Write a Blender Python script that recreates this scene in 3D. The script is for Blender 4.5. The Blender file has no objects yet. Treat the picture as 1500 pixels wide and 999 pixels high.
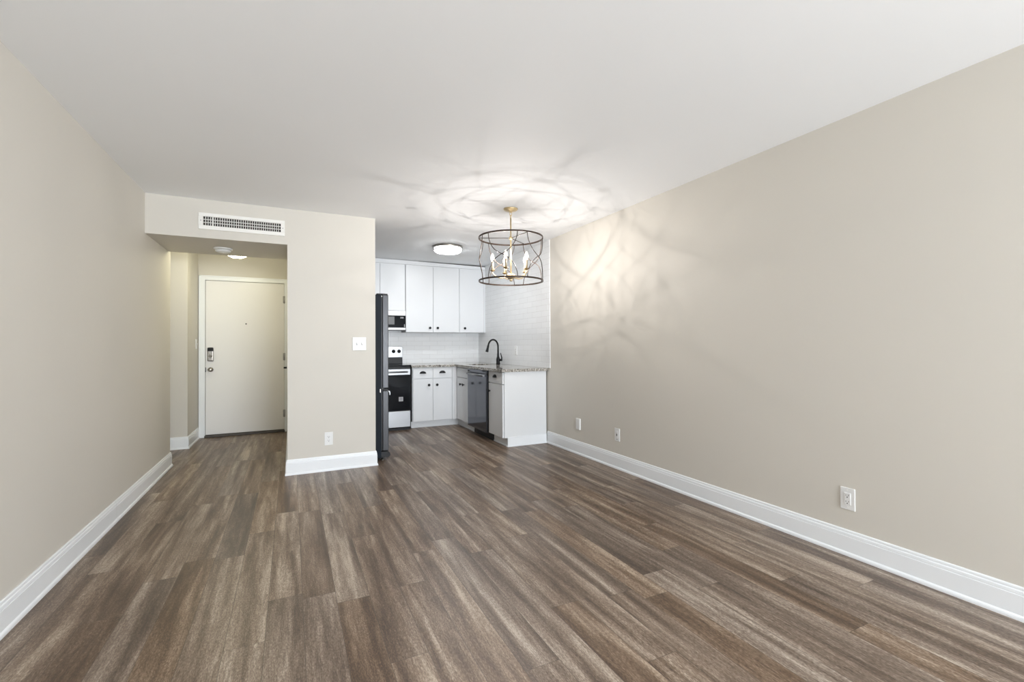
import bpy, bmesh, math, random
from mathutils import Vector, Matrix
random.seed(7)
SC = bpy.context.scene
COL = SC.collection
PI = math.pi

# ------------------------------------------------------------------ camera, world, light, exposure
CAM_H, ROOM_H = 1.1778, 2.44
yaw, pitch, roll, foc = math.radians(25.8636), math.radians(0.5179), math.radians(-0.3070), 667.7
F = Vector((math.sin(yaw)*math.cos(pitch), math.cos(yaw)*math.cos(pitch), math.sin(pitch)))
R0 = Vector((math.cos(yaw), -math.sin(yaw), 0)); U0 = R0.cross(F)
R = R0*math.cos(roll) + U0*math.sin(roll); U = -R0*math.sin(roll) + U0*math.cos(roll)
cam = bpy.data.cameras.new('camera'); cam.sensor_width = 36; cam.lens = foc*36/1500
cam.clip_start = 0.05; cam.clip_end = 100
co = bpy.data.objects.new('camera', cam); COL.objects.link(co); SC.camera = co
M4 = Matrix((( R.x, U.x, -F.x, 0), (R.y, U.y, -F.y, 0), (R.z, U.z, -F.z, CAM_H), (0, 0, 0, 1)))
co.matrix_world = M4

SC.view_settings.view_transform = 'Standard'; SC.view_settings.look = 'None'
SC.view_settings.gamma = 1; SC.view_settings.use_curve_mapping = False
SC.view_settings.exposure = 0.05
SC.cycles.use_denoising = True
SC.cycles.max_bounces = 12; SC.cycles.diffuse_bounces = 8; SC.cycles.glossy_bounces = 5
SC.cycles.sample_clamp_indirect = 6
SC.cycles.caustics_reflective = False; SC.cycles.caustics_refractive = False

W = bpy.data.worlds.new('world'); SC.world = W; W.use_nodes = True
W.node_tree.nodes['Background'].inputs['Color'].default_value = (0.80, 0.88, 1.0, 1)
W.node_tree.nodes['Background'].inputs['Strength'].default_value = 0.6

def area(name, loc, rot, sx, sy, power, color):
    l = bpy.data.lights.new(name, 'AREA'); l.shape = 'RECTANGLE'; l.size = sx; l.size_y = sy
    l.energy = power; l.color = color
    o = bpy.data.objects.new(name, l); COL.objects.link(o); o.location = loc; o.rotation_euler = rot
    return o
# daylight entering through the glazed doors behind the camera
area('daylight', (1.65, -4.40, 1.12), (math.radians(125), 0, math.radians(11)), 2.1, 2.0, 500, (0.93, 1.0, 1.075))
CHAND_W, KITCHEN_W, HALL_W = 114.0, 15.0, 17.0
CHAND_C = (1.0, 0.94, 0.895)        # power of the three lamps, used in their builders

# ------------------------------------------------------------------ materials
def mat(name, col, rough=0.5, metal=0.0, spec=0.5, coat=0.0, noise=0.0, nscale=8.0, bump=0.0, bscale=200.0):
    m = bpy.data.materials.new(name); m.use_nodes = True
    nt = m.node_tree; b = nt.nodes['Principled BSDF']
    b.inputs['Base Color'].default_value = (*col, 1); b.inputs['Roughness'].default_value = rough
    b.inputs['Metallic'].default_value = metal; b.inputs['Specular IOR Level'].default_value = spec
    b.inputs['Coat Weight'].default_value = coat
    if noise or bump:
        tc = nt.nodes.new('ShaderNodeTexCoord')
    if noise:
        n = nt.nodes.new('ShaderNodeTexNoise'); n.inputs['Scale'].default_value = nscale; n.inputs['Detail'].default_value = 4
        nt.links.new(tc.outputs['Object'], n.inputs['Vector'])
        mx = nt.nodes.new('ShaderNodeMix'); mx.data_type = 'RGBA'
        mx.inputs[6].default_value = (*[c*(1-noise) for c in col], 1); mx.inputs[7].default_value = (*[min(1, c*(1+noise)) for c in col], 1)
        nt.links.new(n.outputs['Fac'], mx.inputs[0]); nt.links.new(mx.outputs[2], b.inputs['Base Color'])
    if bump:
        n2 = nt.nodes.new('ShaderNodeTexNoise'); n2.inputs['Scale'].default_value = bscale; n2.inputs['Detail'].default_value = 3
        nt.links.new(tc.outputs['Object'], n2.inputs['Vector'])
        bp = nt.nodes.new('ShaderNodeBump'); bp.inputs['Strength'].default_value = bump; bp.inputs['Distance'].default_value = 0.002
        nt.links.new(n2.outputs['Fac'], bp.inputs['Height']); nt.links.new(bp.outputs['Normal'], b.inputs['Normal'])
    return m

def emit(name, col, strength):
    m = bpy.data.materials.new(name); m.use_nodes = True; nt = m.node_tree
    b = nt.nodes['Principled BSDF']; b.inputs['Base Color'].default_value = (0.9, 0.9, 0.88, 1)
    b.inputs['Emission Color'].default_value = (*col, 1); b.inputs['Emission Strength'].default_value = strength
    return m

def brushed(name, col, rough, axis_scale, metal=1.0):
    m = mat(name, col, rough, metal); nt = m.node_tree; b = nt.nodes['Principled BSDF']
    tc = nt.nodes.new('ShaderNodeTexCoord'); mp = nt.nodes.new('ShaderNodeMapping'); mp.inputs['Scale'].default_value = axis_scale
    n = nt.nodes.new('ShaderNodeTexNoise'); n.inputs['Scale'].default_value = 1; n.inputs['Detail'].default_value = 3
    nt.links.new(tc.outputs['Object'], mp.inputs['Vector']); nt.links.new(mp.outputs['Vector'], n.inputs['Vector'])
    mr = nt.nodes.new('ShaderNodeMapRange'); mr.inputs['To Min'].default_value = rough*0.75; mr.inputs['To Max'].default_value = rough*1.3
    nt.links.new(n.outputs['Fac'], mr.inputs['Value']); nt.links.new(mr.outputs['Result'], b.inputs['Roughness'])
    return m

M = {}
M['wall'] = mat('wall_paint', (0.605, 0.578, 0.525), 0.55, spec=0.3, noise=0.012, nscale=1.5, bump=0.05, bscale=260)
M['ceil'] = mat('ceiling_paint', (0.885, 0.90, 0.915), 0.7, spec=0.2, noise=0.01, nscale=1.2, bump=0.05, bscale=180)
M['trim'] = mat('trim_paint', (0.80, 0.825, 0.85), 0.32, noise=0.01, nscale=3)
M['door'] = mat('door_paint', (0.78, 0.77, 0.765), 0.38, noise=0.012, nscale=4)
M['cab'] = mat('cabinet_paint', (0.72, 0.735, 0.75), 0.33, noise=0.01, nscale=4)
M['cabin'] = mat('cabinet_carcass', (0.74, 0.75, 0.76), 0.45, noise=0.01, nscale=4)
M['plastic'] = mat('white_plastic', (0.74, 0.745, 0.74), 0.35, noise=0.006, nscale=20)
M['slot'] = mat('socket_slot', (0.06, 0.06, 0.06), 0.6, noise=0.05, nscale=50)
M['black'] = mat('matte_black_metal', (0.008, 0.008, 0.009), 0.38, 0.0, 0.25, noise=0.05, nscale=40)
M['blackgloss'] = mat('black_glass', (0.004, 0.005, 0.007), 0.07, 0.0, 0.16, noise=0.05, nscale=10)
M['blackplastic'] = mat('black_plastic', (0.010, 0.010, 0.011), 0.4, 0.0, 0.25, noise=0.05, nscale=30)
M['navy'] = mat('fridge_side_enamel', (0.008, 0.012, 0.018), 0.5, 0.0, 0.12, noise=0.04, nscale=20, bump=0.06, bscale=500)
M['slate'] = brushed('fridge_door_steel', (0.045, 0.045, 0.047), 0.34, (300, 300, 6), 0.8)
M['dw'] = mat('dark_stainless', (0.105, 0.11, 0.127), 0.09, 1.0, noise=0.02, nscale=3)
M['steel'] = brushed('stainless', (0.29, 0.293, 0.298), 0.36, (2, 2, 500))
M['chrome'] = mat('satin_nickel', (0.34, 0.32, 0.29), 0.32, 1.0, noise=0.03, nscale=30)
M['hinge'] = mat('hinge_steel', (0.36, 0.35, 0.34), 0.4, 1.0, noise=0.03, nscale=30)
M['brass'] = mat('soft_brass', (0.68, 0.55, 0.33), 0.38, 0.9, noise=0.03, nscale=25)
M['oldbrass'] = mat('aged_brass', (0.34, 0.24, 0.12), 0.4, 0.85, noise=0.03, nscale=25)
M['bronze'] = mat('dark_bronze', (0.045, 0.030, 0.022), 0.42, 0.6, noise=0.08, nscale=40)
M['sleeve'] = mat('candle_sleeve', (0.34, 0.28, 0.19), 0.45, noise=0.02, nscale=30)
M['dark'] = mat('duct_dark', (0.035, 0.03, 0.026), 0.8, noise=0.1, nscale=20)
M['grille'] = mat('vent_enamel', (0.80, 0.79, 0.755), 0.4, noise=0.01, nscale=20)
M['sticker'] = mat('grey_sticker', (0.42, 0.42, 0.43), 0.5, noise=0.02, nscale=60)
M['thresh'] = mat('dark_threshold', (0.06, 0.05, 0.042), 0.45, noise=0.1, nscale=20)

def node_math(nt, op, a, b=None, c=None):
    n = nt.nodes.new('ShaderNodeMath'); n.operation = op
    for i, v in enumerate((a, b, c)):
        if v is None: continue
        if isinstance(v, (int, float)): n.inputs[i].default_value = v
        else: nt.links.new(v, n.inputs[i])
    return n.outputs[0]

def floor_material():
    m = bpy.data.materials.new('vinyl_oak_planks'); m.use_nodes = True; nt = m.node_tree; L = nt.links.new
    b = nt.nodes['Principled BSDF']
    tc = nt.nodes.new('ShaderNodeTexCoord'); sp = nt.nodes.new('ShaderNodeSeparateXYZ'); L(tc.outputs['Object'], sp.inputs[0])
    mt = lambda *a: node_math(nt, *a)
    PW, PL = 0.1427, 1.22
    u = mt('DIVIDE', mt('SUBTRACT', sp.outputs['X'], 0.333), PW)
    row = mt('FLOOR', u); fu = mt('SUBTRACT', u, row)
    wn = nt.nodes.new('ShaderNodeTexWhiteNoise'); wn.noise_dimensions = '1D'; L(row, wn.inputs['W'])
    v = mt('ADD', mt('DIVIDE', sp.outputs['Y'], PL), wn.outputs['Value'])
    colm = mt('FLOOR', v); fv = mt('SUBTRACT', v, colm)
    cid = nt.nodes.new('ShaderNodeCombineXYZ'); L(row, cid.inputs[0]); L(colm, cid.inputs[1])
    wn2 = nt.nodes.new('ShaderNodeTexWhiteNoise'); wn2.noise_dimensions = '2D'; L(cid.outputs[0], wn2.inputs['Vector'])
    sepc = nt.nodes.new('ShaderNodeSeparateColor'); L(wn2.outputs['Color'], sepc.inputs[0])
    r1, r2, r3 = wn2.outputs['Value'], sepc.outputs[1], sepc.outputs[2]
    def coords(sx, sy, k):
        c = nt.nodes.new('ShaderNodeCombineXYZ')
        L(mt('MULTIPLY', sp.outputs['X'], sx), c.inputs[0]); L(mt('MULTIPLY', sp.outputs['Y'], sy), c.inputs[1])
        L(mt('MULTIPLY', r1, k), c.inputs[2]); return c.outputs[0]
    def noise(vec, det=3.0, rough=0.55, dist=0.0):
        n = nt.nodes.new('ShaderNodeTexNoise'); n.inputs['Scale'].default_value = 1; n.inputs['Detail'].default_value = det
        n.inputs['Roughness'].default_value = rough; n.inputs['Distortion'].default_value = dist; L(vec, n.inputs['Vector']); return n.outputs['Fac']
    band = noise(coords(15, 0.95, 60), 3, 0.5, 0.45)         # broad streaks along the plank
    grain = noise(coords(120, 9, 90), 4, 0.65, 0.6)            # fibre
    speck = noise(coords(260, 75, 30), 2, 0.7)                 # fine limed pores
    cw = nt.nodes.new('ShaderNodeTexWave'); cw.wave_type = 'RINGS'; cw.rings_direction = 'Z'
    cc = nt.nodes.new('ShaderNodeCombineXYZ')
    L(mt('MULTIPLY', mt('SUBTRACT', fu, mt('ADD', mt('MULTIPLY', r2, 0.4), 0.3)), 1.5), cc.inputs[0])
    L(mt('MULTIPLY', mt('SUBTRACT', fv, r3), 1.5), cc.inputs[1]); L(mt('MULTIPLY', r1, 20), cc.inputs[2])
    L(cc.outputs[0], cw.inputs['Vector']); cw.inputs['Scale'].default_value = 13; cw.inputs['Distortion'].default_value = 7
    cw.inputs['Detail'].default_value = 2.5; cw.inputs['Detail Scale'].default_value = 1.6
    cath = mt('POWER', cw.outputs['Fac'], 3.0)
    mott = noise(coords(36, 3.6, 45), 4, 0.62, 1.3)           # mottled limed patches
    tone = mt('ADD', mt('MULTIPLY', mt('SUBTRACT', band, 0.5), 1.75), mt('MULTIPLY', mt('SUBTRACT', r1, 0.5), 0.17))
    tone = mt('ADD', tone, mt('MULTIPLY', mt('SUBTRACT', mott, 0.5), 0.65))
    tone = mt('ADD', tone, mt('MULTIPLY', mt('SUBTRACT', grain, 0.5), 0.7))
    tone = mt('ADD', tone, mt('MULTIPLY', mt('SUBTRACT', speck, 0.5), 1.1))
    tone = mt('ADD', tone, mt('MULTIPLY', cath, mt('MULTIPLY', r2, 0.16)))
    tone = mt('ADD', tone, 0.475)
    cr = nt.nodes.new('ShaderNodeValToRGB'); L(tone, cr.inputs[0]); e = cr.color_ramp.elements
    e[0].position = 0.0; e[0].color = (0.056, 0.035, 0.022, 1); e[1].position = 1.0; e[1].color = (0.47, 0.385, 0.305, 1)
    x = e.new(0.30); x.color = (0.108, 0.070, 0.046, 1)
    x = e.new(0.55); x.color = (0.190, 0.135, 0.096, 1)
    x = e.new(0.78); x.color = (0.295, 0.230, 0.175, 1)
    hs = nt.nodes.new('ShaderNodeHueSaturation'); L(cr.outputs[0], hs.inputs['Color'])
    L(mt('ADD', mt('MULTIPLY', r3, 0.30), 0.85), hs.inputs['Saturation'])
    # seams
    du = mt('MULTIPLY', mt('MINIMUM', fu, mt('SUBTRACT', 1.0, fu)), PW); dv = mt('MULTIPLY', mt('MINIMUM', fv, mt('SUBTRACT', 1.0, fv)), PL)
    seam = mt('LESS_THAN', mt('MINIMUM', du, dv), 0.0011)
    mx = nt.nodes.new('ShaderNodeMix'); mx.data_type = 'RGBA'; mx.inputs[7].default_value = (0.06, 0.045, 0.035, 1)
    L(mt('MULTIPLY', seam, 0.75), mx.inputs[0]); L(hs.outputs[0], mx.inputs[6]); L(mx.outputs[2], b.inputs['Base Color'])
    L(mt('ADD', mt('MULTIPLY', grain, 0.16), 0.30), b.inputs['Roughness'])
    b.inputs['Specular IOR Level'].default_value = 0.5
    hgt = mt('SUBTRACT', mt('MULTIPLY', speck, 0.35), mt('MULTIPLY', seam, 1.0))
    bp = nt.nodes.new('ShaderNodeBump'); bp.inputs['Strength'].default_value = 0.12; bp.inputs['Distance'].default_value = 0.001
    L(hgt, bp.inputs['Height']); L(bp.outputs['Normal'], b.inputs['Normal'])
    return m
M['floor'] = floor_material()

def tile_material(name, axis):
    m = bpy.data.materials.new(name); m.use_nodes = True; nt = m.node_tree; L = nt.links.new
    b = nt.nodes['Principled BSDF']; tc = nt.nodes.new('ShaderNodeTexCoord'); sp = nt.nodes.new('ShaderNodeSeparateXYZ')
    L(tc.outputs['Object'], sp.inputs[0]); c = nt.nodes.new('ShaderNodeCombineXYZ')
    L(sp.outputs[axis], c.inputs[0]); L(node_math(nt, 'SUBTRACT', sp.outputs['Z'], 0.90), c.inputs[1])
    br = nt.nodes.new('ShaderNodeTexBrick'); L(c.outputs[0], br.inputs['Vector']); br.offset = 0.5
    br.inputs['Scale'].default_value = 1; br.inputs['Brick Width'].default_value = 0.245; br.inputs['Row Height'].default_value = 0.0695
    br.inputs['Mortar Size'].default_value = 0.0014; br.inputs['Mortar Smooth'].default_value = 0.2
    br.inputs['Color1'].default_value = (0.79, 0.80, 0.81, 1); br.inputs['Color2'].default_value = (0.76, 0.77, 0.78, 1)
    br.inputs['Mortar'].default_value = (0.58, 0.58, 0.58, 1)
    L(br.outputs['Color'], b.inputs['Base Color']); b.inputs['Roughness'].default_value = 0.16
    bp = nt.nodes.new('ShaderNodeBump'); bp.invert = True; bp.inputs['Strength'].default_value = 0.5; bp.inputs['Distance'].default_value = 0.0015
    L(br.outputs['Fac'], bp.inputs['Height']); L(bp.outputs['Normal'], b.inputs['Normal'])
    return m
M['tile_x'] = tile_material('subway_tile_side', 'Y'); M['tile_y'] = tile_material('subway_tile_rear', 'X')

def granite():
    m = bpy.data.materials.new('pale_granite'); m.use_nodes = True; nt = m.node_tree; L = nt.links.new
    b = nt.nodes['Principled BSDF']; tc = nt.nodes.new('ShaderNodeTexCoord')
    n = nt.nodes.new('ShaderNodeTexNoise'); n.inputs['Scale'].default_value = 55; n.inputs['Detail'].default_value = 5; n.inputs['Roughness'].default_value = 0.7
    L(tc.outputs['Object'], n.inputs['Vector'])
    cr = nt.nodes.new('ShaderNodeValToRGB'); L(n.outputs['Fac'], cr.inputs[0]); e = cr.color_ramp.elements
    e[0].position = 0.36; e[0].color = (0.06, 0.055, 0.05, 1); e[1].position = 0.70; e[1].color = (0.74, 0.72, 0.69, 1)
    x = e.new(0.46); x.color = (0.20, 0.185, 0.16, 1); x = e.new(0.55); x.color = (0.46, 0.44, 0.40, 1)
    L(cr.outputs[0], b.inputs['Base Color']); b.inputs['Roughness'].default_value = 0.06
    return m
M['granite'] = granite()

# ------------------------------------------------------------------ mesh helpers
def root_loc(o):
    while o.parent: o = o.parent
    return Vector(o.location)

class MB:
    """collects shapes, in room coordinates, and links them as one mesh object"""
    def __init__(s): s.bm = bmesh.new()
    def box(s, x0, x1, y0, y1, z0, z1, bev=0.0, seg=2):
        t = bmesh.new()
        vs = [t.verts.new((x, y, z)) for x in (x0, x1) for y in (y0, y1) for z in (z0, z1)]
        for f in ((0,1,3,2), (4,6,7,5), (0,4,5,1), (2,3,7,6), (0,2,6,4), (1,5,7,3)): t.faces.new([vs[i] for i in f])
        bmesh.ops.recalc_face_normals(t, faces=t.faces)
        if bev: bmesh.ops.bevel(t, geom=list(t.edges), offset=bev, segments=seg, affect='EDGES', profile=0.5)
        s._merge(t); return s
    def _merge(s, t):
        me = bpy.data.meshes.new('tmp'); t.to_mesh(me); t.free(); s.bm.from_mesh(me); bpy.data.meshes.remove(me)
    def lathe(s, prof, c, axis='Z', n=32, ang0=0.0, ang1=2*PI, ax=None):
        """prof: (radius, height) pairs along the axis from c"""
        d = Vector(ax).normalized() if ax is not None else Vector({'X': (1,0,0), 'Y': (0,1,0), 'Z': (0,0,1), '-X': (-1,0,0), '-Y': (0,-1,0), '-Z': (0,0,-1)}[axis])
        a = d.orthogonal().normalized(); b = d.cross(a); c = Vector(c); t = bmesh.new(); rings = []
        for r, h in prof:
            if r < 1e-6: rings.append([t.verts.new(c + d*h)])
            else: rings.append([t.verts.new(c + d*h + (a*math.cos(2*PI*i/n) + b*math.sin(2*PI*i/n))*r) for i in range(n)])
        for p, q in zip(rings, rings[1:]):
            for i in range(n):
                j = (i+1) % n
                if len(p) == 1 and len(q) == 1: continue
                if len(p) == 1: t.faces.new((p[0], q[j], q[i]))
                elif len(q) == 1: t.faces.new((p[i], p[j], q[0]))
                else: t.faces.new((p[i], p[j], q[j], q[i]))
        if len(rings[0]) > 1: t.faces.new(rings[0][::-1])
        if len(rings[-1]) > 1: t.faces.new(rings[-1])
        bmesh.ops.recalc_face_normals(t, faces=t.faces)
        for f in t.faces: f.smooth = len(f.verts) <= 4
        s._merge(t); return s
    def tube(s, pts, r, n=10, closed=False):
        pts = [Vector(p) for p in pts]; N = len(pts); rs = r if isinstance(r, (list, tuple)) else [r]*N
        t = bmesh.new(); rings = []; up = None
        for i, p in enumerate(pts):
            if closed: d = (pts[(i+1) % N] - pts[i-1]).normalized()
            else: d = (pts[min(i+1, N-1)] - pts[max(i-1, 0)]).normalized()
            if up is None: up = d.orthogonal().normalized()
            else: up = (up - d*up.dot(d)).normalized()
            b = d.cross(up)
            rings.append([t.verts.new(p + (up*math.cos(2*PI*k/n) + b*math.sin(2*PI*k/n))*rs[i]) for k in range(n)])
        if closed:
            off = min(range(n), key=lambda o: sum((rings[-1][k].co - rings[0][(k+o) % n].co).length for k in range(n)))
        for i in range(N if closed else N-1):
            p, q = rings[i], rings[(i+1) % N]; o = off if closed and i == N-1 else 0
            for k in range(n): t.faces.new((p[k], p[(k+1) % n], q[(k+1+o) % n], q[(k+o) % n]))
        if not closed: t.faces.new(rings[0][::-1]); t.faces.new(rings[-1])
        bmesh.ops.recalc_face_normals(t, faces=t.faces)
        for f in t.faces: f.smooth = len(f.verts) <= 4
        s._merge(t); return s
    def prism(s, poly, axis, a0, a1):
        """poly of 2D points; axis 'X': (y,z) swept in x, 'Y': (x,z) in y, 'Z': (x,y) in z"""
        f = {'X': lambda p, a: (a, p[0], p[1]), 'Y': lambda p, a: (p[0], a, p[1]), 'Z': lambda p, a: (p[0], p[1], a)}[axis]
        t = bmesh.new(); A = [t.verts.new(f(p, a0)) for p in poly]; B = [t.verts.new(f(p, a1)) for p in poly]; n = len(poly)
        t.faces.new(A[::-1]); t.faces.new(B)
        for i in range(n): t.faces.new((A[i], A[(i+1) % n], B[(i+1) % n], B[i]))
        bmesh.ops.recalc_face_normals(t, faces=t.faces); s._merge(t); return s
    def sweep(s, path, prof):
        """profile of (offset to the left of travel, z) swept along a floor polyline with mitred corners"""
        P = [Vector((p[0], p[1], 0)) for p in path]; t = bmesh.new(); rings = []
        for i, p in enumerate(P):
            dirs = []
            if i > 0: dirs.append((P[i]-P[i-1]).normalized())
            if i < len(P)-1: dirs.append((P[i+1]-P[i]).normalized())
            ns = [Vector((-d.y, d.x, 0)) for d in dirs]
            if len(ns) == 2: m = (ns[0]+ns[1]); m = m/(m.dot(ns[0]))
            else: m = ns[0]
            rings.append([t.verts.new(p + m*o + Vector((0, 0, z))) for o, z in prof])
        n = len(prof)
        for a, b in zip(rings, rings[1:]):
            for k in range(n): t.faces.new((a[k], a[(k+1) % n], b[(k+1) % n], b[k]))
        t.faces.new(rings[0][::-1]); t.faces.new(rings[-1]); bmesh.ops.recalc_face_normals(t, faces=t.faces); s._merge(t); return s
    def build(s, name, m, parent=None, label=None):
        off = root_loc(parent) if parent else Vector((0, 0, 0))
        if off.length: bmesh.ops.translate(s.bm, verts=s.bm.verts, vec=-off)
        me = bpy.data.meshes.new(name); s.bm.to_mesh(me); s.bm.free(); me.materials.append(m)
        o = bpy.data.objects.new(name, me); COL.objects.link(o)
        if parent: o.parent = parent
        if label: o['label'] = label
        return o

def thing(name, loc, label, cat, group=None):
    o = bpy.data.objects.new(name, None); o.empty_display_size = 0.1; COL.objects.link(o); o.location = loc
    o['label'] = label; o['category'] = cat
    if group: o['group'] = group
    return o
def tag(o, label, cat, group=None):
    o['label'] = label; o['category'] = cat
    if group: o['group'] = group
    return o
def struct(o):
    o['kind'] = 'structure'; return o

# ------------------------------------------------------------------ the room
XL, XR, YB, YR, YK, YE = -1.074, 2.789, 4.651, -4.55, 7.01, 7.07   # side walls, partition front, rear wall, kitchen wall, entry wall
XH = -0.03                                                     # hall side of the partition
struct(MB().box(-2.4, 2.95, -4.8, 7.3, -0.12, 0.0).build('floor', M['floor']))
struct(MB().box(-2.4, 2.95, -4.8, 7.3, ROOM_H, ROOM_H+0.12).build('ceiling', M['ceil']))
struct(MB().box(XL-0.12, XL, YR-0.12, 5.525, 0, ROOM_H).box(-2.3, XL-0.12, 5.40, 5.525, 0, ROOM_H).build('wall_left', M['wall']))
struct(MB().box(XR, XR+0.12, YR-0.12, 7.2, 0, ROOM_H).build('wall_right', M['wall']))
struct(MB().box(XH, 0.752, YB, YB+0.125, 0, ROOM_H).box(XH, XH+0.12, YB+0.125, YE, 0, ROOM_H)
       .box(XL, XH, YB, 5.46, 2.11, ROOM_H).build('wall_front', M['wall']))
struct(MB().box(XH+0.12, XR, YK, YK+0.12, 0, ROOM_H).build('wall_kitchen', M['wall']))
DX0, DX1, DZ = -0.998, -0.088, 2.042
struct(MB().box(-1.08, DX0-0.02, YE, YE+0.05, 0, ROOM_H).box(DX1+0.02, XH+0.12, YE, YE+0.05, 0, ROOM_H)
       .box(DX0-0.02, DX1+0.02, YE, YE+0.05, DZ+0.02, ROOM_H).box(-1.08, XH+0.12, YE+0.05, YE+0.13, 0, ROOM_H).build('wall_entry', M['wall']))
struct(MB().box(-2.3, -1.08, 6.40, YE+0.13, 0, ROOM_H).box(-2.4, -2.3, 5.40, YE+0.13, 0, ROOM_H).build('wall_hall', M['wall']))
WX0, WX1, WZ0, WZ1 = 0.55, 2.72, 0.06, 2.14
struct(MB().box(XL, WX0, YR-0.12, YR, 0, ROOM_H).box(WX1, XR, YR-0.12, YR, 0, ROOM_H).box(WX0, WX1, YR-0.12, YR, WZ1, ROOM_H)
       .box(WX0, WX1, YR-0.12, YR, 0, WZ0).build('wall_rear', M['wall']))
wf = MB()
for x in (WX0, (WX0+WX1)/2-0.03, WX1-0.06): wf.box(x, x+0.06, YR-0.10, YR-0.04, WZ0, WZ1)
wf.box(WX0, WX1, YR-0.10, YR-0.04, WZ0, WZ0+0.06).box(WX0, WX1, YR-0.10, YR-0.04, WZ1-0.06, WZ1)
struct(wf.build('window_1', M['trim']))

BB = [(0, 0), (0.021, 0), (0.021, 0.009), (0.019, 0.016), (0.015, 0.021), (0.0135, 0.022), (0.0135, 0.104), (0.0125, 0.1055), (0.0105, 0.106),
      (0.0105, 0.109), (0.0125, 0.110), (0.0115, 0.121), (0.0095, 0.125), (0.0075, 0.126), (0.0075, 0.129), (0.0085, 0.130), (0.0075, 0.137), (0.0045, 0.141), (0, 0.141)]
struct(MB().sweep([(XR, YR), (XR, 4.775)], BB).build('baseboard_right', M['trim']))
struct(MB().sweep([(XL-0.08, 5.525), (XL, 5.525), (XL, 3.949)], BB).sweep([(XL, 3.947), (XL, YR)], BB).build('baseboard_left', M['trim']))
struct(MB().sweep([(0.752, YB+0.02), (0.752, YB), (XH, YB), (XH, YE-0.03)], [(-o, z) for o, z in BB]).build('baseboard_front', M['trim']) if False else
       MB().sweep([(XH, YE-0.03), (XH, YB), (0.752, YB), (0.752, YB+0.03)], [(-o, z) for o, z in BB]).build('baseboard_front', M['trim']))
struct(MB().sweep([(-2.3, 6.40), (-1.08, 6.40), (-1.08, YE-0.02)], [(-o, z) for o, z in BB]).build('baseboard_hall', M['trim']))
struct(MB().box(XR-0.008, XR, 4.70, YK, 0.90, ROOM_H-0.001).build('wall_right_tile', M['tile_x']))
struct(MB().box(XH+0.12, XR-0.008, YK-0.008, YK, 0.86, 1.72).build('wall_kitchen_tile', M['tile_y']))

# entry door
cs = MB()
cs.box(-1.071, DX0-0.004, YE-0.022, YE, 0, DZ+0.060, 0.003).box(DX1+0.004, XH-0.0005, YE-0.022, YE, 0, DZ+0.060, 0.003)
cs.box(DX0-0.006, DX1+0.006, YE-0.022, YE, DZ+0.004, DZ+0.060, 0.003)
cs.box(-1.071, -1.055, YE-0.027, YE-0.02, 0, DZ+0.064, 0.002).box(-1.071, XH-0.0005, YE-0.027, YE-0.02, DZ+0.048, DZ+0.064, 0.002)
struct(cs.build('trim_1', M['trim']))
door = struct(bpy.data.objects.new('door_1', None)); COL.objects.link(door); door.location = ((DX0+DX1)/2, YE, 0)
MB().box(DX0, DX1, YE-0.006, YE+0.038, 0.034, DZ, 0.002).build('door_slab', M['door'], door)
MB().box(DX0-0.01, DX1+0.01, YE-0.045, YE+0.045, 0.0, 0.026, 0.004).box(DX0, DX1, YE+0.0, YE+0.03, 0.026, 0.033).build('threshold', M['thresh'], door)
db = MB().box(-0.978, -0.908, YE-0.032, YE-0.006, 0.988, 1.168, 0.012, 3).build('deadbolt', M['chrome'], door)
MB().box(-0.975, -0.911, YE-0.0345, YE-0.02, 1.115, 1.166, 0.010, 3).build('battery_cover', M['blackplastic'], db, 'black upper cover of the nickel deadbolt')
MB().lathe([(0.017, 0), (0.016, 0.006), (0, 0.007)], (-0.943, YE-0.031, 1.055), '-Y', 20).box(-0.949, -0.937, YE-0.052, YE-0.034, 1.030, 1.085, 0.004).build('thumb_turn', M['chrome'], db)
kn = MB().lathe([(0.030, 0), (0.030, 0.006), (0.024, 0.010), (0.012, 0.014), (0.011, 0.030), (0.022, 0.036), (0.027, 0.048), (0.025, 0.060), (0.014, 0.066), (0, 0.067)],
                (-0.943, YE-0.006, 0.880), '-Y', 28).build('door_knob', M['chrome'], door)
MB().lathe([(0.009, 0), (0.009, 0.003), (0.004, 0.004), (0, 0.003)], (-0.543, YE-0.006, 1.482), '-Y', 16).build('peephole', M['slot'], door)
MB().box(DX0-0.004, DX0+0.004, YE-0.0225, YE-0.004, 0.85, 0.91, 0.001).build('latch_plate', M['blackplastic'], door)
for z in (1.822, 1.035, 0.255):
    h = MB().tube([(DX1+0.003, YE-0.024, z-0.05), (DX1+0.003, YE-0.024, z+0.05)], 0.0075, 12)
    h.box(DX1-0.012, DX1+0.016, YE-0.0235, YE-0.0215, z-0.048, z+0.048)
    h.build('hinge', M['hinge'], door)
MB().tube([(DX1-0.004, YE-0.030, 0.882), (DX1+0.035, YE-0.030, 0.882)], 0.0115, 12).build('hinge_pin_stop', M['black'], door, 'black rubber door stop on the hinge side')

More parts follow.
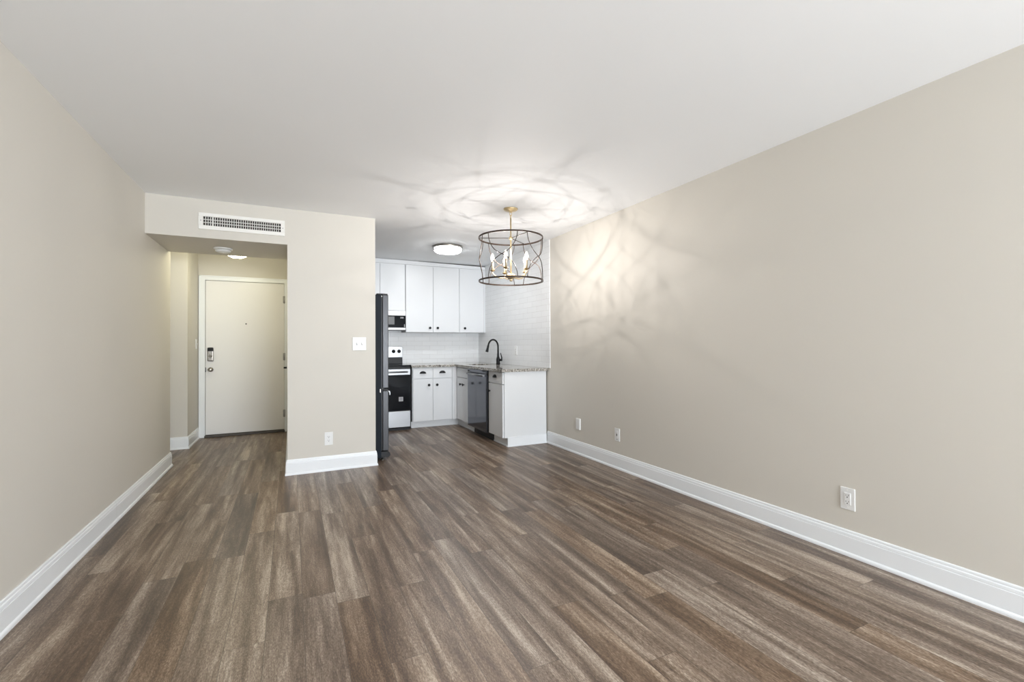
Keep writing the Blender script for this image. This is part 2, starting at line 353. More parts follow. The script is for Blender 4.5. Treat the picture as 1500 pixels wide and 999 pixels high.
# ------------------------------------------------------------------ cabinets
def knob(p, axis, parent):
    MB().lathe([(0.009, 0), (0.008, 0.003), (0.006, 0.008), (0.006, 0.013), (0.0165, 0.018), (0.0190, 0.022), (0.0170, 0.027), (0.009, 0.030), (0, 0.0305)], p, axis, 20).build('knob', M['black'], parent)
def cup_pull(p, facing, parent):
    """half-dome bin pull; p is the middle of its lower rear edge"""
    t = bmesh.new(); nu, nv = 18, 8; a, b, c = 0.048, 0.026, 0.037; rows = []
    for j in range(nv+1):
        el = j/nv*PI/2; row = []
        for i in range(nu+1):
            az = PI*i/nu
            lx, ly, lz = a*math.cos(az)*math.cos(el), b*math.sin(az)*math.cos(el)**0.8 if el < PI/2-1e-6 else 0.0, c*math.sin(el)
            w = Vector((p[0]+lx, p[1]-ly, p[2]+lz)) if facing == '-Y' else Vector((p[0]-ly, p[1]-lx, p[2]+lz))
            row.append(t.verts.new(w))
        rows.append(row)
    for q, r in zip(rows, rows[1:]):
        for i in range(nu):
            f = t.faces.new((q[i], q[i+1], r[i+1], r[i])); f.smooth = True
    bmesh.ops.remove_doubles(t, verts=t.verts, dist=1e-5); bmesh.ops.recalc_face_normals(t, faces=t.faces)
    ex = bmesh.ops.solidify(t, geom=list(t.faces), thickness=0.0022)
    mb = MB(); mb._merge(t)
    if facing == '-Y': mb.box(p[0]-0.046, p[0]+0.046, p[1]-0.002, p[1]+0.0, p[2]+0.0, p[2]+0.012)
    else: mb.box(p[0]-0.002, p[0], p[1]-0.046, p[1]+0.046, p[2], p[2]+0.012)
    mb.build('cup_pull', M['black'], parent)

YU = 6.70          # front of upper doors
DT = 0.019         # door thickness
G = 0.0018         # half gap
YW, XW = YK-0.0085, XR-0.0085   # tiled wall faces
def upper(name, x0, x1, z0, z1, doors, knobs, label, end=0.0):
    t = thing(name, ((x0+x1)/2, YU, z0), label, 'cabinet', 'white wall cabinets in the kitchen')
    MB().box(x0, x1, YU+DT+0.002, YW, z0, z1+0.012).build('body', M['cabin'], t)
    for a, b, kx in doors:
        d = MB().box(a+G, b-G, YU, YU+DT, z0+0.001, z1, 0.0015).build('door', M['cab'], t)
        if kx: knob((kx, YU, z0+0.066), '-Y', d)
    if end: MB().box(x1-end, x1, YU+0.004, YU+DT+0.002, z0, z1+0.01).build('filler_strip', M['cab'], t)
    return t
upper('wall_cabinet', 0.755, 1.510, 1.690, 2.362, [(0.755, 1.148, 0), (1.148, 1.510, 0)], 1, 'short white two-door wall cabinet directly above the microwave')
upper('wall_cabinet', 1.5165, 2.346, 1.377, 2.362, [(1.5165, 1.930, 1.877), (1.930, 2.346, 1.996)], 1, 'tall white wall cabinet with two doors and paired black knobs in the middle')
upper('wall_cabinet', 2.347, XW, 1.377, 2.362, [(2.347, 2.752, 2.430)], 1, 'white single-door wall cabinet in the tiled corner, one black knob', end=0.026)
MB_f = MB().prism([(0.10, 2.3745), (XW, 2.3745), (XW, 2.418), (1.7, 2.432), (0.10, 2.4385)], 'Y', YU+0.002, YU+0.022)
fb = tag(MB_f.build('cabinet_filler_board', M['cab']), 'long white filler board between the wall cabinets and the ceiling', 'board')
MB().box(1.72, XW-0.05, YU+0.026, YU+0.046, 2.376, ROOM_H-0.001).build('gap_shade_strip', M['thresh'], fb, 'dark strip standing in for the shade in the gap above the board')  # added dark strip, its colour stands in for shade inside the gap
cf = thing('wall_cabinet', (0.42, YU, 1.80), 'white wall cabinet mostly hidden above the dark refrigerator', 'cabinet', 'white wall cabinets in the kitchen')
MB().box(0.095, 0.7535, YU+DT+0.002, YW, 1.80, 2.374).build('body', M['cabin'], cf)
for a, b in ((0.095, 0.424), (0.424, 0.7535)): MB().box(a+G, b-G, YU, YU+DT, 1.801, 2.362, 0.0015).build('door', M['cab'], cf)

YF, XF = 6.40, 2.195     # door faces of the two base runs
CT, CB = 0.900, 0.866    # counter top and underside
# rear run: drawer base with two drawers and two doors
b1 = thing('base_cabinet', (1.83, YF, 0), 'white base cabinet beside the range with two cup-pull drawers over two doors', 'cabinet', 'white base cabinets under the counter')
MB().box(1.540, XF+0.02, YF+DT+0.002, YW, 0.100, CB-0.001).build('body', M['cabin'], b1)
MB().box(1.540, 2.252, 6.497, 6.515, 0.0, 0.10).box(1.540, 2.252, 6.489, 6.497, 0, 0.018, 0.003).build('toe_kick', M['cab'], b1)
MB().box(2.127, 2.1905, YF+0.004, YF+DT+0.002, 0.10, CB-0.001).build('filler_strip', M['cab'], b1)
for a, b, kx, cx in ((1.547, 1.835, 1.774, 1.690), (1.835, 2.122, 1.894, 1.978)):
    d = MB().box(a+G, b-G, YF, YF+DT, 0.710, 0.852, 0.0015).build('drawer', M['cab'], b1); cup_pull((cx, YF, 0.778), '-Y', d)
    d = MB().box(a+G, b-G, YF, YF+DT, 0.104, 0.702, 0.0015).build('door', M['cab'], b1); knob((kx, YF, 0.614), '-Y', d)
# side run: sink base
b2 = thing('base_cabinet', (XF, 6.13, 0), 'white sink base in the corner with a plain panel over two narrow doors', 'cabinet', 'white base cabinets under the counter')
MB().box(XF+DT+0.002, XW, 5.868, 6.415, 0.100, 0.62).box(XF+DT+0.002, XF+0.06, 5.868, 6.415, 0.62, CB-0.001).build('body', M['cabin'], b2)
MB().box(2.250, 2.268, 5.868, 6.4885, 0.0, 0.10).box(2.242, 2.250, 5.868, 6.4885, 0, 0.018, 0.003).build('toe_kick', M['cab'], b2)
MB().box(XF, XF+DT, 5.870, 6.398, 0.722, 0.852, 0.0015).build('false_drawer_front', M['cab'], b2)
for a, b, ky in ((5.870, 6.140, 6.085), (6.140, 6.398, 6.205)):
    d = MB().box(XF, XF+DT, a+G, b-G, 0.104, 0.714, 0.0015).build('door', M['cab'], b2); knob((XF, ky, 0.622), '-X', d)
# side run: drawer base with the finished end
b3 = thing('base_cabinet', (XF, 5.0, 0), 'white end cabinet of the peninsula with one drawer over one door', 'cabinet', 'white base cabinets under the counter')
YP = 4.775
MB().box(XF+DT+0.002, XW, YP+0.018, 5.200, 0.100, CB-0.001).build('body', M['cabin'], b3)
MB().box(2.250, 2.268, YP+0.02, 5.155, 0.0, 0.10).box(2.242, 2.250, YP, 5.155, 0, 0.018, 0.003).build('toe_kick', M['cab'], b3)
d = MB().box(XF, XF+DT, 4.790, 5.196, 0.725, 0.860, 0.0015).build('drawer', M['cab'], b3); cup_pull((XF, 5.000, 0.793), '-X', d)
d = MB().box(XF, XF+DT, 4.790, 5.196, 0.104, 0.717, 0.0015).build('door', M['cab'], b3); knob((XF, 5.150, 0.622), '-X', d)
ep = MB().prism([(XF+DT+0.001, 0.104), (2.250, 0.104), (2.250, 0.0), (XR-0.0225, 0.0), (XR-0.0225, CB-0.001), (XF+DT+0.001, CB-0.001)], 'Y', YP, YP+0.018).build('end_panel', M['cab'], b3)
MB().box(2.250, XR-0.0225, YP-0.010, YP, 0.0, 0.112, 0.002).box(2.244, XR-0.0225, YP-0.018, YP-0.0095, 0.0, 0.016, 0.003).build('base_board', M['trim'], ep)

# worktop, L shaped with a sink cut-out
ct = MB()
SX0, SX1, SY0, SY1 = 2.30, 2.63, 5.92, 6.34
ct.box(1.525, XW, 6.375, YW, CB, CT, 0.002)
ct.box(2.170, SX0, 4.745, 6.375, CB, CT, 0.002).box(SX1, XW, 4.745, 6.375, CB, CT, 0.002)
ct.box(SX0, SX1, 4.745, SY0, CB, CT, 0.002).box(SX0, SX1, SY1, 6.375, CB, CT, 0.002)
tag(ct.build('countertop', M['granite']), 'L-shaped speckled pale granite countertop running around the kitchen corner', 'countertop')
sk = MB(); zb = 0.68
sk.box(SX0-0.012, SX1+0.012, SY0-0.012, SY1+0.012, zb-0.004, zb)
sk.box(SX0-0.012, SX0-0.002, SY0-0.012, SY1+0.012, zb, CB-0.001).box(SX1+0.002, SX1+0.012, SY0-0.012, SY1+0.012, zb, CB-0.001)
sk.box(SX0-0.002, SX1+0.002, SY0-0.012, SY0-0.002, zb, CB-0.001).box(SX0-0.002, SX1+0.002, SY1+0.002, SY1+0.012, zb, CB-0.001)
sink = tag(sk.build('kitchen_sink', M['steel']), 'stainless undermount sink sunk in the granite under the black faucet', 'sink')
MB().lathe([(0.04, 0), (0.04, 0.003), (0.02, 0.004), (0, 0.002)], ((SX0+SX1)/2, (SY0+SY1)/2, zb), 'Z', 24).build('drain', M['chrome'], sink)

# faucet
fx, fy = 2.700, 6.035
fa = thing('kitchen_faucet', (fx, fy, CT), 'matte black gooseneck faucet arching over the sink against white tile', 'faucet')
MB().lathe([(0.030, 0), (0.030, 0.010), (0.027, 0.018), (0.027, 0.070), (0.024, 0.090), (0.018, 0.110), (0.0155, 0.130), (0.0155, 0.16)], (fx, fy, CT), 'Z', 28).build('base', M['black'], fa)
pts = [(fx, fy, CT+0.13), (fx, fy, CT+0.24)]; ra = 0.102; ddx, ddy = -0.92, -0.39
for i in range(0, 17):
    a = PI*i/16*0.93
    k = ra - ra*math.cos(a); pts.append((fx+ddx*k, fy+ddy*k, CT+0.255+ra*math.sin(a)))
MB().tube(pts, 0.0125, 14).build('spout', M['black'], fa)
e0, e1 = Vector(pts[-2]), Vector(pts[-1]); dr = (e1-e0).normalized()
MB().lathe([(0.0125, -0.004), (0.0145, 0.01), (0.0155, 0.045), (0.021, 0.085), (0.022, 0.096), (0.016, 0.098), (0, 0.098)], e1, ax=dr, n=22).build('spray_head', M['black'], fa)
hd = MB().lathe([(0.0, -0.002), (0.017, 0), (0.017, 0.030), (0.014, 0.040), (0, 0.042)], (fx+0.018, fy-0.010, CT+0.062), ax=(0.9, -0.43, 0.12), n=20)
hd.tube([(fx+0.046, fy-0.024, CT+0.066), (fx+0.046, fy-0.025, CT+0.10), (fx+0.030, fy-0.020, CT+0.165)], [0.010, 0.008, 0.006], 10)
hd.build('lever_handle', M['black'], fa)

# dishwasher
dwx = 2.165
dw = thing('dishwasher', (dwx, 5.53, 0), 'dark stainless dishwasher with a pale bar handle set between white base cabinets', 'dishwasher')
MB().box(dwx+0.040, XW-0.02, 5.208, 5.860, 0.10, CB-0.004).build('body', M['blackplastic'], dw)
MB().box(dwx, dwx+0.038, 5.212, 5.858, 0.098, 0.818, 0.003).build('door', M['dw'], dw)
MB().box(dwx+0.002, dwx+0.040, 5.212, 5.858, 0.822, 0.862, 0.003).build('control_panel', M['dw'], dw)
hb = MB().tube([(dwx-0.018, 5.245, 0.798), (dwx-0.018, 5.835, 0.798)], 0.0125, 12)
hb.box(dwx-0.018, dwx+0.004, 5.250, 5.272, 0.788, 0.808, 0.003).box(dwx-0.018, dwx+0.004, 5.808, 5.830, 0.788, 0.808, 0.003)
hb.build('handle', M['steel'], dw, 'pale brushed bar handle')
MB().box(2.238, 2.258, 5.158, 5.797, 0.004, 0.096, 0.002).build('toe_plate', M['blackplastic'], dw)

MB().box(2.250, 2.268, 5.798, 5.8665, 0.0, 0.098).box(2.242, 2.250, 5.798, 5.8665, 0, 0.018, 0.003).build('toe_filler', M['cab'], dw, 'white filler piece next to the black toe plate')

# ------------------------------------------------------------------ range
rg = thing('kitchen_range', (1.14, 6.40, 0), 'stainless electric range with black oven glass beside the refrigerator', 'range')
rx0, rx1, ry = 0.756, 1.516, 6.385
MB().box(rx0, rx1, ry+0.045, YW-0.002, 0.03, 0.885).box(rx0, rx1, ry+0.03, ry+0.05, 0.03, 0.885).build('body', M['blackplastic'], rg)
MB().box(rx0-0.001, rx1+0.004, ry+0.0, YW-0.002, 0.885, 0.908, 0.004).build('cooktop', M['blackgloss'], rg)
MB().box(rx0+0.004, rx1-0.004, ry+0.012, ry+0.044, 0.855, 0.884, 0.002).build('vent_trim', M['blackplastic'], rg)
od = MB().box(rx0+0.004, rx1-0.010, ry, ry+0.042, 0.278, 0.768, 0.003).build('oven_door', M['blackgloss'], rg)
MB().box(rx0+0.004, rx1-0.010, ry-0.002, ry+0.042, 0.770, 0.852, 0.003).build('door_rail', M['steel'], od)
oh = MB().tube([(rx0+0.05, ry-0.040, 0.812), (rx1-0.055, ry-0.040, 0.812)], 0.011, 14)
for x in (rx0+0.06, rx1-0.065): oh.tube([(x, ry-0.040, 0.812), (x, ry, 0.812)], 0.009, 10)
oh.build('oven_handle', M['steel'], od)
st = MB().box(1.345, 1.405, ry-0.0012, ry, 0.405, 0.465).build('label_sticker', M['sticker'], od, 'small square grey label on the oven glass')
MB().box(1.373, 1.377, ry-0.0022, ry-0.001, 0.410, 0.460).box(1.350, 1.400, ry-0.0022, ry-0.001, 0.436, 0.440).build('label_lines', M['blackplastic'], st)
MB().box(rx0+0.004, rx1-0.010, ry, ry+0.042, 0.045, 0.268, 0.003).build('storage_drawer', M['steel'], rg)
MB().box(rx0+0.01, rx1-0.012, ry+0.03, ry+0.05, 0.0, 0.042).build('toe_plate', M['blackplastic'], rg)
bg = MB().box(rx0, rx1, 6.925, YW-0.002, 0.908, 1.000, 0.002).build('backguard', M['blackplastic'], rg)
bp_ = MB().box(rx0, rx1, 6.905, YW-0.002, 1.001, 1.163, 0.005).build('control_panel', M['steel'], bg)
for x in (0.812, 0.893, 1.379, 1.460):
    MB().lathe([(0.026, 0), (0.026, 0.006), (0.021, 0.010), (0.019, 0.028), (0, 0.029)], (x, 6.905, 1.094), '-Y', 24).build('knob', M['black'], bp_)
MB().box(0.98, 1.28, 6.9035, 6.9055, 1.05, 1.135).build('display', M['blackgloss'], bp_)

# microwave over the range
mw = thing('microwave', (1.14, 6.66, 1.405), 'over-the-range microwave with stainless trim and a black glass front', 'microwave')
mx0, mx1, my = 0.757, 1.5085, 6.665
MB().box(mx0, mx1, my+0.03, YW-0.002, 1.408, 1.688).build('body', M['blackplastic'], mw)
MB().box(mx0, mx1, my, my+0.03, 1.614, 1.686, 0.003).build('top_trim', M['steel'], mw)
MB().box(mx0, mx1, my, my+0.03, 1.406, 1.440, 0.003).build('bottom_trim', M['steel'], mw)
gd = MB().box(mx0, mx1, my+0.002, my+0.03, 1.441, 1.613, 0.002).build('glass_door', M['blackgloss'], mw)
MB().box(mx0+0.05, 1.345, my+0.0005, my+0.003, 1.485, 1.600).build('window_screen', mat('microwave_screen', (0.045, 0.045, 0.047), 0.35, noise=0.1, nscale=300), gd)
dsp = MB()
for i in range(4): dsp.box(1.432+i*0.012, 1.440+i*0.012, my+0.0002, my+0.003, 1.573 + (i % 2)*0.003, 1.596)
dsp.build('display', M['sticker'], gd, 'small grey lit display')
MB().box(1.485, 1.495, my+0.0002, my+0.003, 1.447, 1.49).build('button_strip', M['sticker'], gd)

# ------------------------------------------------------------------ refrigerator
fr = thing('refrigerator', (0.50, 5.15, 0), 'tall dark slate refrigerator seen edge-on behind the partition wall', 'refrigerator')
FY0, FY1 = 4.792, 5.55
MB().box(0.110, 0.832, FY0, FY1, 0.030, 1.700, 0.004).build('body', M['navy'], fr)
MB().box(0.832, 0.846, FY0+0.012, FY1-0.012, 0.10, 1.690).build('gasket', M['blackplastic'], fr)
MB().box(0.846, 0.905, FY0-0.002, FY1+0.002, 0.742, 1.703, 0.006, 3).build('upper_door', M['slate'], fr)
ld = MB().box(0.846, 0.905, FY0-0.002, FY1+0.002, 0.100, 0.716, 0.006, 3).build('freezer_drawer', M['slate'], fr)
MB().prism([(0.9055, 0.712), (0.914, 0.712), (0.921, 0.704), (0.922, 0.672), (0.916, 0.670), (0.9145, 0.698), (0.9055, 0.702)], 'Y', FY0-0.001, FY1).build('pull_lip', M['steel'], ld, 'bright steel pull lip')
ch_ = MB().box(0.826, 0.900, FY0-0.004, FY0+0.05, 0.722, 0.732, 0.002).build('centre_hinge', M['blackplastic'], fr)
MB().box(0.818, 0.8255, FY0-0.004, FY0-0.0005, 0.700, 0.736, 0.001).build('hinge_tab', M['chrome'], ch_, 'bright metal hinge tab')
MB().box(0.790, 0.900, FY0+0.005, FY0+0.07, 1.701, 1.716, 0.004).build('top_hinge_cover', M['blackplastic'], fr)
MB().lathe([(0.006, 0), (0.006, 0.003), (0, 0.0035)], (0.838, FY0-0.0, 1.685), '-Y', 12).build('hinge_screw', M['plastic'], fr)
MB().prism([(0.79, 0.034), (0.905, 0.034), (0.922, 0.050), (0.920, 0.072), (0.900, 0.090), (0.79, 0.092)], 'Y', FY0+0.002, FY1-0.002).build('base_grille', M['blackplastic'], fr)
for y in (FY0+0.04, FY1-0.04):
    MB().lathe([(0.020, 0), (0.020, 0.008), (0.008, 0.010), (0.008, 0.034)], (0.85, y, 0), 'Z', 16).build('levelling_foot', M['chrome'], fr)
for y in (FY0+0.04, FY1-0.04):
    MB().lathe([(0.020, 0), (0.020, 0.008), (0.010, 0.010), (0.010, 0.032)], (0.16, y, 0), 'Z', 16).build('levelling_foot', M['blackplastic'], fr)

# ------------------------------------------------------------------ chandelier
CX, CY = 1.832, 3.793
front = Vector((-CX, -CY, 0)).normalized(); right = Vector((-front.y, front.x, 0)) * 1.0
if right.dot(R) < 0: right = -right
def ch(th, r, z):
    a = math.radians(th); v = front*(r*math.cos(a)) + right*(r*math.sin(a)); return Vector((CX+v.x, CY+v.y, z))
cd = thing('chandelier', (CX, CY, ROOM_H), 'bronze drum-cage chandelier with five lit candle bulbs on brass arms', 'chandelier')
ZT, ZB, RC = 2.168, 1.770, 0.296
MB().lathe([(0.066, 0), (0.066, 0.006), (0.060, 0.014), (0.030, 0.020), (0.014, 0.026), (0.014, 0.034), (0, 0.035)], (CX, CY, ROOM_H), '-Z', 36).build('canopy', M['brass'], cd)
lk = MB()
lk.tube([(CX + 0.011*math.cos(2*PI*i/16), CY, 2.392 + 0.018*math.sin(2*PI*i/16)) for i in range(16)], 0.0028, 8, True)
lk.tube([(CX, CY + 0.009*math.cos(2*PI*i/16), 2.366 + 0.016*math.sin(2*PI*i/16)) for i in range(16)], 0.0028, 8, True)
lk.build('hanging_loop', M['brass'], cd)
MB().tube([(CX, CY, 2.352), (CX, CY, 1.80)], 0.0065, 14).lathe([(0.012, 0), (0.016, 0.008), (0.016, 0.022), (0.012, 0.030)], (CX, CY, ZT-0.016), 'Z', 20).build('stem', M['brass'], cd)
for z in (ZT, ZB):
    b = bmesh.new(); n = 96; rr = []
    for i in range(n):
        th = 360*i/n
        rr.append([b.verts.new(ch(th, RC+dx, z+dz)) for dx, dz in ((-0.003, -0.007), (0.003, -0.007), (0.003, 0.007), (-0.003, 0.007))])
    for i in range(n):
        p, q = rr[i], rr[(i+1) % n]
        for k in range(4): b.faces.new((p[k], p[(k+1) % 4], q[(k+1) % 4], q[k]))
    bmesh.ops.recalc_face_normals(b, faces=b.faces)
    m_ = MB(); m_._merge(b); m_.build('cage_ring', M['bronze'], cd)
for th in (-88, 32, 152):
    MB().tube([ch(th, 0.010, ZT), ch(th, RC-0.002, ZT)], 0.0035, 8).build('spoke', M['bronze'], cd)
TH0 = -15.6; HW = 27.0; HH = (ZT-ZB)/2; PH = math.radians(66)
for k in range(5):
    c0 = TH0 + 72*k
    for sg in (1, -1):                                    # two S-shaped rods cross at half height
        pts = []
        for i in range(17):
            f = PH*i/16; pts.append(ch(c0 - sg*HW*(1 - (1-math.cos(f))/(1-math.cos(PH))), RC-0.004, ZT - HH*math.sin(f)/math.sin(PH)))
        for i in range(15, -1, -1):
            f = PH*i/16; pts.append(ch(c0 + sg*HW*(1 - (1-math.cos(f))/(1-math.cos(PH))), RC-0.004, ZB + HH*math.sin(f)/math.sin(PH)))
        MB().tube(pts, 0.0036, 8).build('cage_rod', M['bronze'], cd)
MB().lathe([(0, 0), (0.012, 0.001), (0.016, 0.012), (0.012, 0.020), (0.030, 0.026), (0.048, 0.040), (0.050, 0.052), (0.030, 0.066), (0.014, 0.074), (0, 0.075)], (CX, CY, 1.768), 'Z', 32).build('hub', M['brass'], cd)
bulb_prof = [(0.0085, 0), (0.0095, 0.006), (0.0155, 0.022), (0.0175, 0.034), (0.0150, 0.050), (0.0090, 0.066), (0.0035, 0.076), (0, 0.079)]
def bulb_glass():
    m = bpy.data.materials.new('lit_clear_bulb'); m.use_nodes = True; nt = m.node_tree
    nt.nodes.remove(nt.nodes['Principled BSDF']); out = nt.nodes['Material Output']
    tr = nt.nodes.new('ShaderNodeBsdfTransparent'); em = nt.nodes.new('ShaderNodeEmission'); mx = nt.nodes.new('ShaderNodeMixShader')
    em.inputs['Color'].default_value = (1.0, 0.90, 0.76, 1); em.inputs['Strength'].default_value = 9.0; mx.inputs[0].default_value = 0.3
    nt.links.new(tr.outputs[0], mx.inputs[1]); nt.links.new(em.outputs[0], mx.inputs[2]); nt.links.new(mx.outputs[0], out.inputs['Surface'])
    return m
M['bulb'] = bulb_glass()
M['filament'] = emit('glowing_filament', (1.0, 0.90, 0.78), 12.0)
pl = bpy.data.lights.new('candle_light', 'POINT'); pl.energy = CHAND_W/5; pl.color = CHAND_C; pl.shadow_soft_size = 0.006
pl.use_nodes = True; nt = pl.node_tree                     # an upright filament shines sideways more than along its axis
em = nt.nodes['Emission']; tcn = nt.nodes.new('ShaderNodeTexCoord'); spn = nt.nodes.new('ShaderNodeSeparateXYZ')
nt.links.new(tcn.outputs['Normal'], spn.inputs[0])
nt.links.new(node_math(nt, 'POWER', node_math(nt, 'SUBTRACT', 1.0, node_math(nt, 'MULTIPLY', spn.outputs['Z'], spn.outputs['Z'])), 1.7), em.inputs['Strength'])
for k in range(5):
    th = TH0 + 72*k; ra = 0.170
    ap = [ch(th, 0.035, 1.812), ch(th, 0.06, 1.800), ch(th, 0.095, 1.798), ch(th, 0.13, 1.808), ch(th, 0.155, 1.825), ch(th, ra, 1.845), ch(th, ra, 1.862)]
    arm = MB().tube(ap, 0.0055, 12).build('arm', M['brass'], cd)
    p = ch(th, ra, 1.856)
    MB().lathe([(0.005, 0), (0.012, 0.004), (0.022, 0.010), (0.0245, 0.016), (0.022, 0.016), (0.010, 0.012), (0, 0.012)], p, 'Z', 24).build('drip_cup', M['oldbrass'], arm)
    MB().lathe([(0.0105, 0), (0.0105, 0.078), (0.008, 0.080)], p + Vector((0, 0, 0.012)), 'Z', 20).build('candle_sleeve', M['sleeve'], arm)
    MB().lathe(bulb_prof, p + Vector((0, 0, 0.092)), 'Z', 20).build('bulb', M['bulb'], arm)
    MB().lathe([(0, 0), (0.0022, 0.0005), (0.0022, 0.0295), (0, 0.030)], p + Vector((0, 0, 0.110)), 'Z', 8).build('filament', M['filament'], arm)
    po = bpy.data.objects.new('candle_light', pl); COL.objects.link(po); po.location = p + Vector((0, 0, 0.126))

# kitchen ceiling light
kl = thing('ceiling_light', (1.800, 5.573, ROOM_H), 'round flush kitchen ceiling light, lit white lens in a metal rim', 'ceiling light', )
MB().lathe([(0.168, 0), (0.184, 0.001), (0.188, 0.005), (0.188, 0.020), (0.182, 0.024), (0.160, 0.024)], (1.800, 5.573, ROOM_H), '-Z', 48).build('rim', M['chrome'], kl)
M['edge'] = emit('lit_edge', (0.95, 0.98, 1.0), 3.0)
MB().lathe([(0.160, 0.0242), (0.174, 0.0245), (0.174, 0.046), (0.160, 0.0465)], (1.800, 5.573, ROOM_H), '-Z', 48).build('side_band', M['edge'], kl)
lens = [(0.168, 0.0480), (0.165, 0.062), (0.152, 0.073), (0.08, 0.083), (0, 0.086)]
M['lens'] = emit('lit_lens', (0.95, 0.98, 1.0), KITCHEN_W/(PI*(2*PI*0.172*0.014 + PI*0.172**2)))
MB().lathe(lens, (1.800, 5.573, ROOM_H), '-Z', 48).build('diffuser', M['lens'], kl)
MB().tube([(1.800 + 0.1755*math.cos(2*PI*i/64), 5.573 + 0.1755*math.sin(2*PI*i/64), ROOM_H-0.048) for i in range(64)], 0.0065, 8, True).build('lower_ring', M['chrome'], kl)

# entry hall light
hx, hy = -0.537, 5.86
hl = thing('ceiling_light', (hx, hy, ROOM_H), 'domed entry hall ceiling light glowing just below the bulkhead edge', 'ceiling light')
MB().lathe([(0.075, 0), (0.075, 0.012), (0.055, 0.022), (0.012, 0.026), (0.012, 0.125), (0.030, 0.130)], (hx, hy, ROOM_H), '-Z', 32).build('base', M['chrome'], hl)
dome = [(0.150, 0.150), (0.152, 0.158), (0.146, 0.190), (0.128, 0.225), (0.098, 0.255), (0.055, 0.276), (0, 0.284)]
ar_d = sum(PI*(a[0]+b[0])*math.hypot(a[0]-b[0], a[1]-b[1]) for a, b in zip(dome, dome[1:])) + PI*0.15**2
M['dome'] = emit('lit_dome', (1.0, 0.94, 0.67), HALL_W/(PI*ar_d))
MB().lathe(dome, (hx, hy, ROOM_H), '-Z', 40).build('glass_dome', M['dome'], hl)

# smoke detector under the bulkhead
sd = thing('smoke_detector', (-0.58, 5.085, 2.11), 'round white smoke detector under the bulkhead in front of the door', 'smoke detector')
MB().lathe([(0.078, 0), (0.078, 0.010), (0.070, 0.014)], (-0.58, 5.085, 2.11), '-Z', 40).build('base', M['plastic'], sd)
MB().lathe([(0.060, 0.014), (0.066, 0.018), (0.064, 0.030), (0.045, 0.038), (0.020, 0.040), (0, 0.040)], (-0.58, 5.085, 2.11), '-Z', 40).build('cover', M['plastic'], sd)
MB().lathe([(0.063, 0.0135), (0.063, 0.0185)], (-0.58, 5.085, 2.11), '-Z', 40).build('sensor_gap', M['dark'], sd)
MB().lathe([(0.012, 0.039), (0.012, 0.043), (0, 0.043)], (-0.58, 5.085, 2.11), '-Z', 20).build('test_button', M['grille'], sd)

# return-air grille
vx0, vx1, vz0, vz1 = -0.708, -0.051, 2.183, 2.324
vg = thing('air_vent', ((vx0+vx1)/2, YB, vz0), 'long white air vent grille high on the wall above the entry hall', 'air vent')
ix0, ix1, iz0, iz1 = vx0+0.034, vx1-0.032, vz0+0.034, vz1-0.030
f_ = MB().box(vx0, vx1, YB-0.014, YB, iz1, vz1, 0.003).box(vx0, vx1, YB-0.014, YB, vz0, iz0, 0.003)
f_.box(vx0, ix0, YB-0.014, YB, iz0, iz1).box(ix1, vx1, YB-0.014, YB, iz0, iz1).build('frame', M['grille'], vg)
MB().box(ix0, ix1, YB-0.0012, YB-0.0002, iz0, iz1).build('backing', M['dark'], vg)
gb = MB(); n = 34
for i in range(1, n):
    x = ix0 + (ix1-ix0)*i/n; w = 0.0048 if i == 4 else 0.0020
    gb.box(x-w, x+w, YB-(0.012 if i == 4 else 0.010), YB-0.0014, iz0, iz1)
for j in (1, 2):
    z = iz0 + (iz1-iz0)*j/3; gb.box(ix0, ix1, YB-0.0085, YB-0.0014, z-0.0021, z+0.0021)
gb.build('grille_bars', M['grille'], vg)
for x, z in ((vx0+0.017, (vz0+vz1)/2+0.003), (vx1-0.016, (vz0+vz1)/2)):
    MB().lathe([(0.0045, 0), (0.004, 0.0015), (0, 0.002)], (x, YB-0.014, z), '-Y', 12).build('screw', M['hinge'], vg)

# ------------------------------------------------------------------ switches and outlets
def plate_frame(c, facing):
    """returns put(mb, a0,a1, z0,z1, d0,d1, bevel): a runs along the wall, d out of it"""
    cx, cy, cz = c
    def put(mb, a0, a1, z0, z1, d0, d1, bev=0.0):
        if facing == '-Y': mb.box(cx+a0, cx+a1, cy-d1, cy-d0, cz+z0, cz+z1, bev)
        elif facing == '-X': mb.box(cx-d1, cx-d0, cy+a0, cy+a1, cz+z0, cz+z1, bev)
        else: mb.box(cx+d0, cx+d1, cy+a0, cy+a1, cz+z0, cz+z1, bev)
        return mb
    return put
def outlet(c, facing, label, group, decora=True):
    t = thing('wall_outlet', c, label, 'outlet', group); put = plate_frame(c, facing)
    put(MB(), -0.037, 0.037, -0.061, 0.061, 0, 0.006, 0.0025).build('cover_plate', M['plastic'], t)
    r = put(MB(), -0.0165, 0.0165, -0.033, 0.033, 0.005, 0.0085, 0.0015).build('receptacle', M['plastic'], t)
    s = MB()
    for z in (-0.017, 0.017):
        put(s, -0.0080, -0.0055, z-0.001, z+0.007, 0.0075, 0.0088); put(s, 0.0055, 0.0080, z-0.001, z+0.006, 0.0075, 0.0088)
        put(s, -0.0028, 0.0028, z-0.0105, z-0.005, 0.0075, 0.0088)
    s.build('socket_slots', M['slot'], r)
    for z in (-0.047, 0.047):
        put(MB(), -0.003, 0.003, z-0.003, z+0.003, 0.0055, 0.0068, 0.001).build('screw', M['grille'], t)
    return t
outlet((XR, 1.476, 0.3135), '-X', 'duplex outlet nearest the camera, low on the plain beige wall', 'wall outlets')
outlet((0.3205, YB, 0.303), '-Y', 'duplex outlet above the baseboard on the partition wall', 'wall outlets')
outlet((XR-0.008, 5.612, 1.105), '-X', 'white outlet on the tile backsplash to one side of the faucet', 'wall outlets')
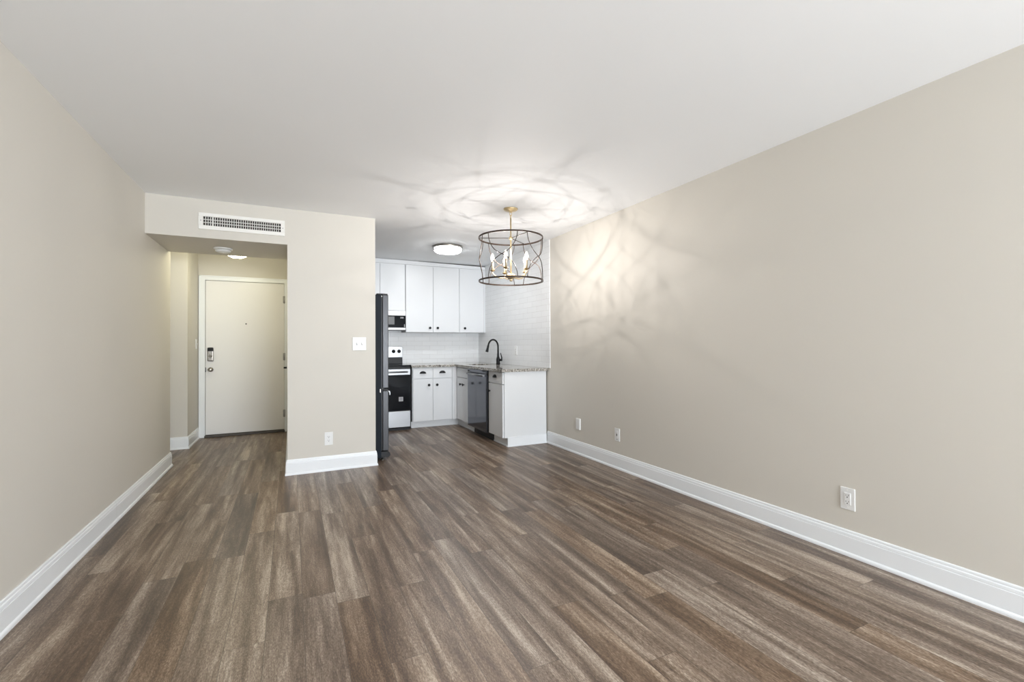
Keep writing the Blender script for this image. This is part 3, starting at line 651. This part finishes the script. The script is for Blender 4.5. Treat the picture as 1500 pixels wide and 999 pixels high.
# device with a single dark slot
cj = thing('wall_jack', (XR, 3.468, 0.322), 'white jack plate with a dark centre port low on the beige wall', 'jack plate'); put = plate_frame((XR, 3.468, 0.322), '-X')
put(MB(), -0.037, 0.037, -0.061, 0.061, 0, 0.006, 0.0025).build('cover_plate', M['plastic'], cj)
put(MB(), -0.0165, 0.0165, -0.033, 0.033, 0.005, 0.0080, 0.0015).build('insert', M['plastic'], cj)
put(MB(), -0.006, 0.006, -0.012, 0.010, 0.0070, 0.0088).build('port', M['slot'], cj)
put(MB(), -0.009, 0.009, -0.046, -0.040, 0.0055, 0.0068).build('lower_mark', M['hinge'], cj)
bl = thing('blank_plate', (XR, 4.112, 0.325), 'blank white raised wall plate low beside the cabinet end', 'wall plate'); put = plate_frame((XR, 4.112, 0.325), '-X')
bx = put(MB(), -0.037, 0.037, -0.060, 0.060, 0, 0.016, 0.004).build('cover_plate', M['plastic'], bl)
put(MB(), -0.028, 0.028, -0.050, 0.050, 0.0155, 0.0175, 0.001).build('raised_face', M['plastic'], bl)
# two-gang toggle switch
sw = thing('light_switch', (0.5995, YB, 1.198), 'white two-toggle light switch on the partition beside the refrigerator', 'light switch'); put = plate_frame((0.5995, YB, 1.198), '-Y')
put(MB(), -0.064, 0.064, -0.064, 0.064, 0, 0.007, 0.003).build('cover_plate', M['plastic'], sw)
for a in (-0.024, 0.024):
    g = put(MB(), a-0.0062, a+0.0062, -0.013, 0.013, 0.0062, 0.0076).build('toggle_slot', M['sticker'], sw)
    put(MB(), a-0.0042, a+0.0042, -0.002, 0.010, 0.007, 0.019, 0.0012).build('toggle', M['plastic'], g)
    for z in (-0.031, 0.031): put(MB(), a-0.003, a+0.003, z-0.003, z+0.003, 0.0065, 0.0078, 0.001).build('screw', M['grille'], sw)
hs_ = thing('light_switch', (-1.08, 6.915, 1.212), 'single white light switch on the hall wall next to the door frame', 'light switch'); put = plate_frame((-1.08, 6.915, 1.212), '+X')
put(MB(), -0.037, 0.037, -0.060, 0.060, 0, 0.007, 0.003).build('cover_plate', M['plastic'], hs_)
put(MB(), -0.0045, 0.0045, -0.002, 0.010, 0.0065, 0.018, 0.0012).build('toggle', M['plastic'], hs_)
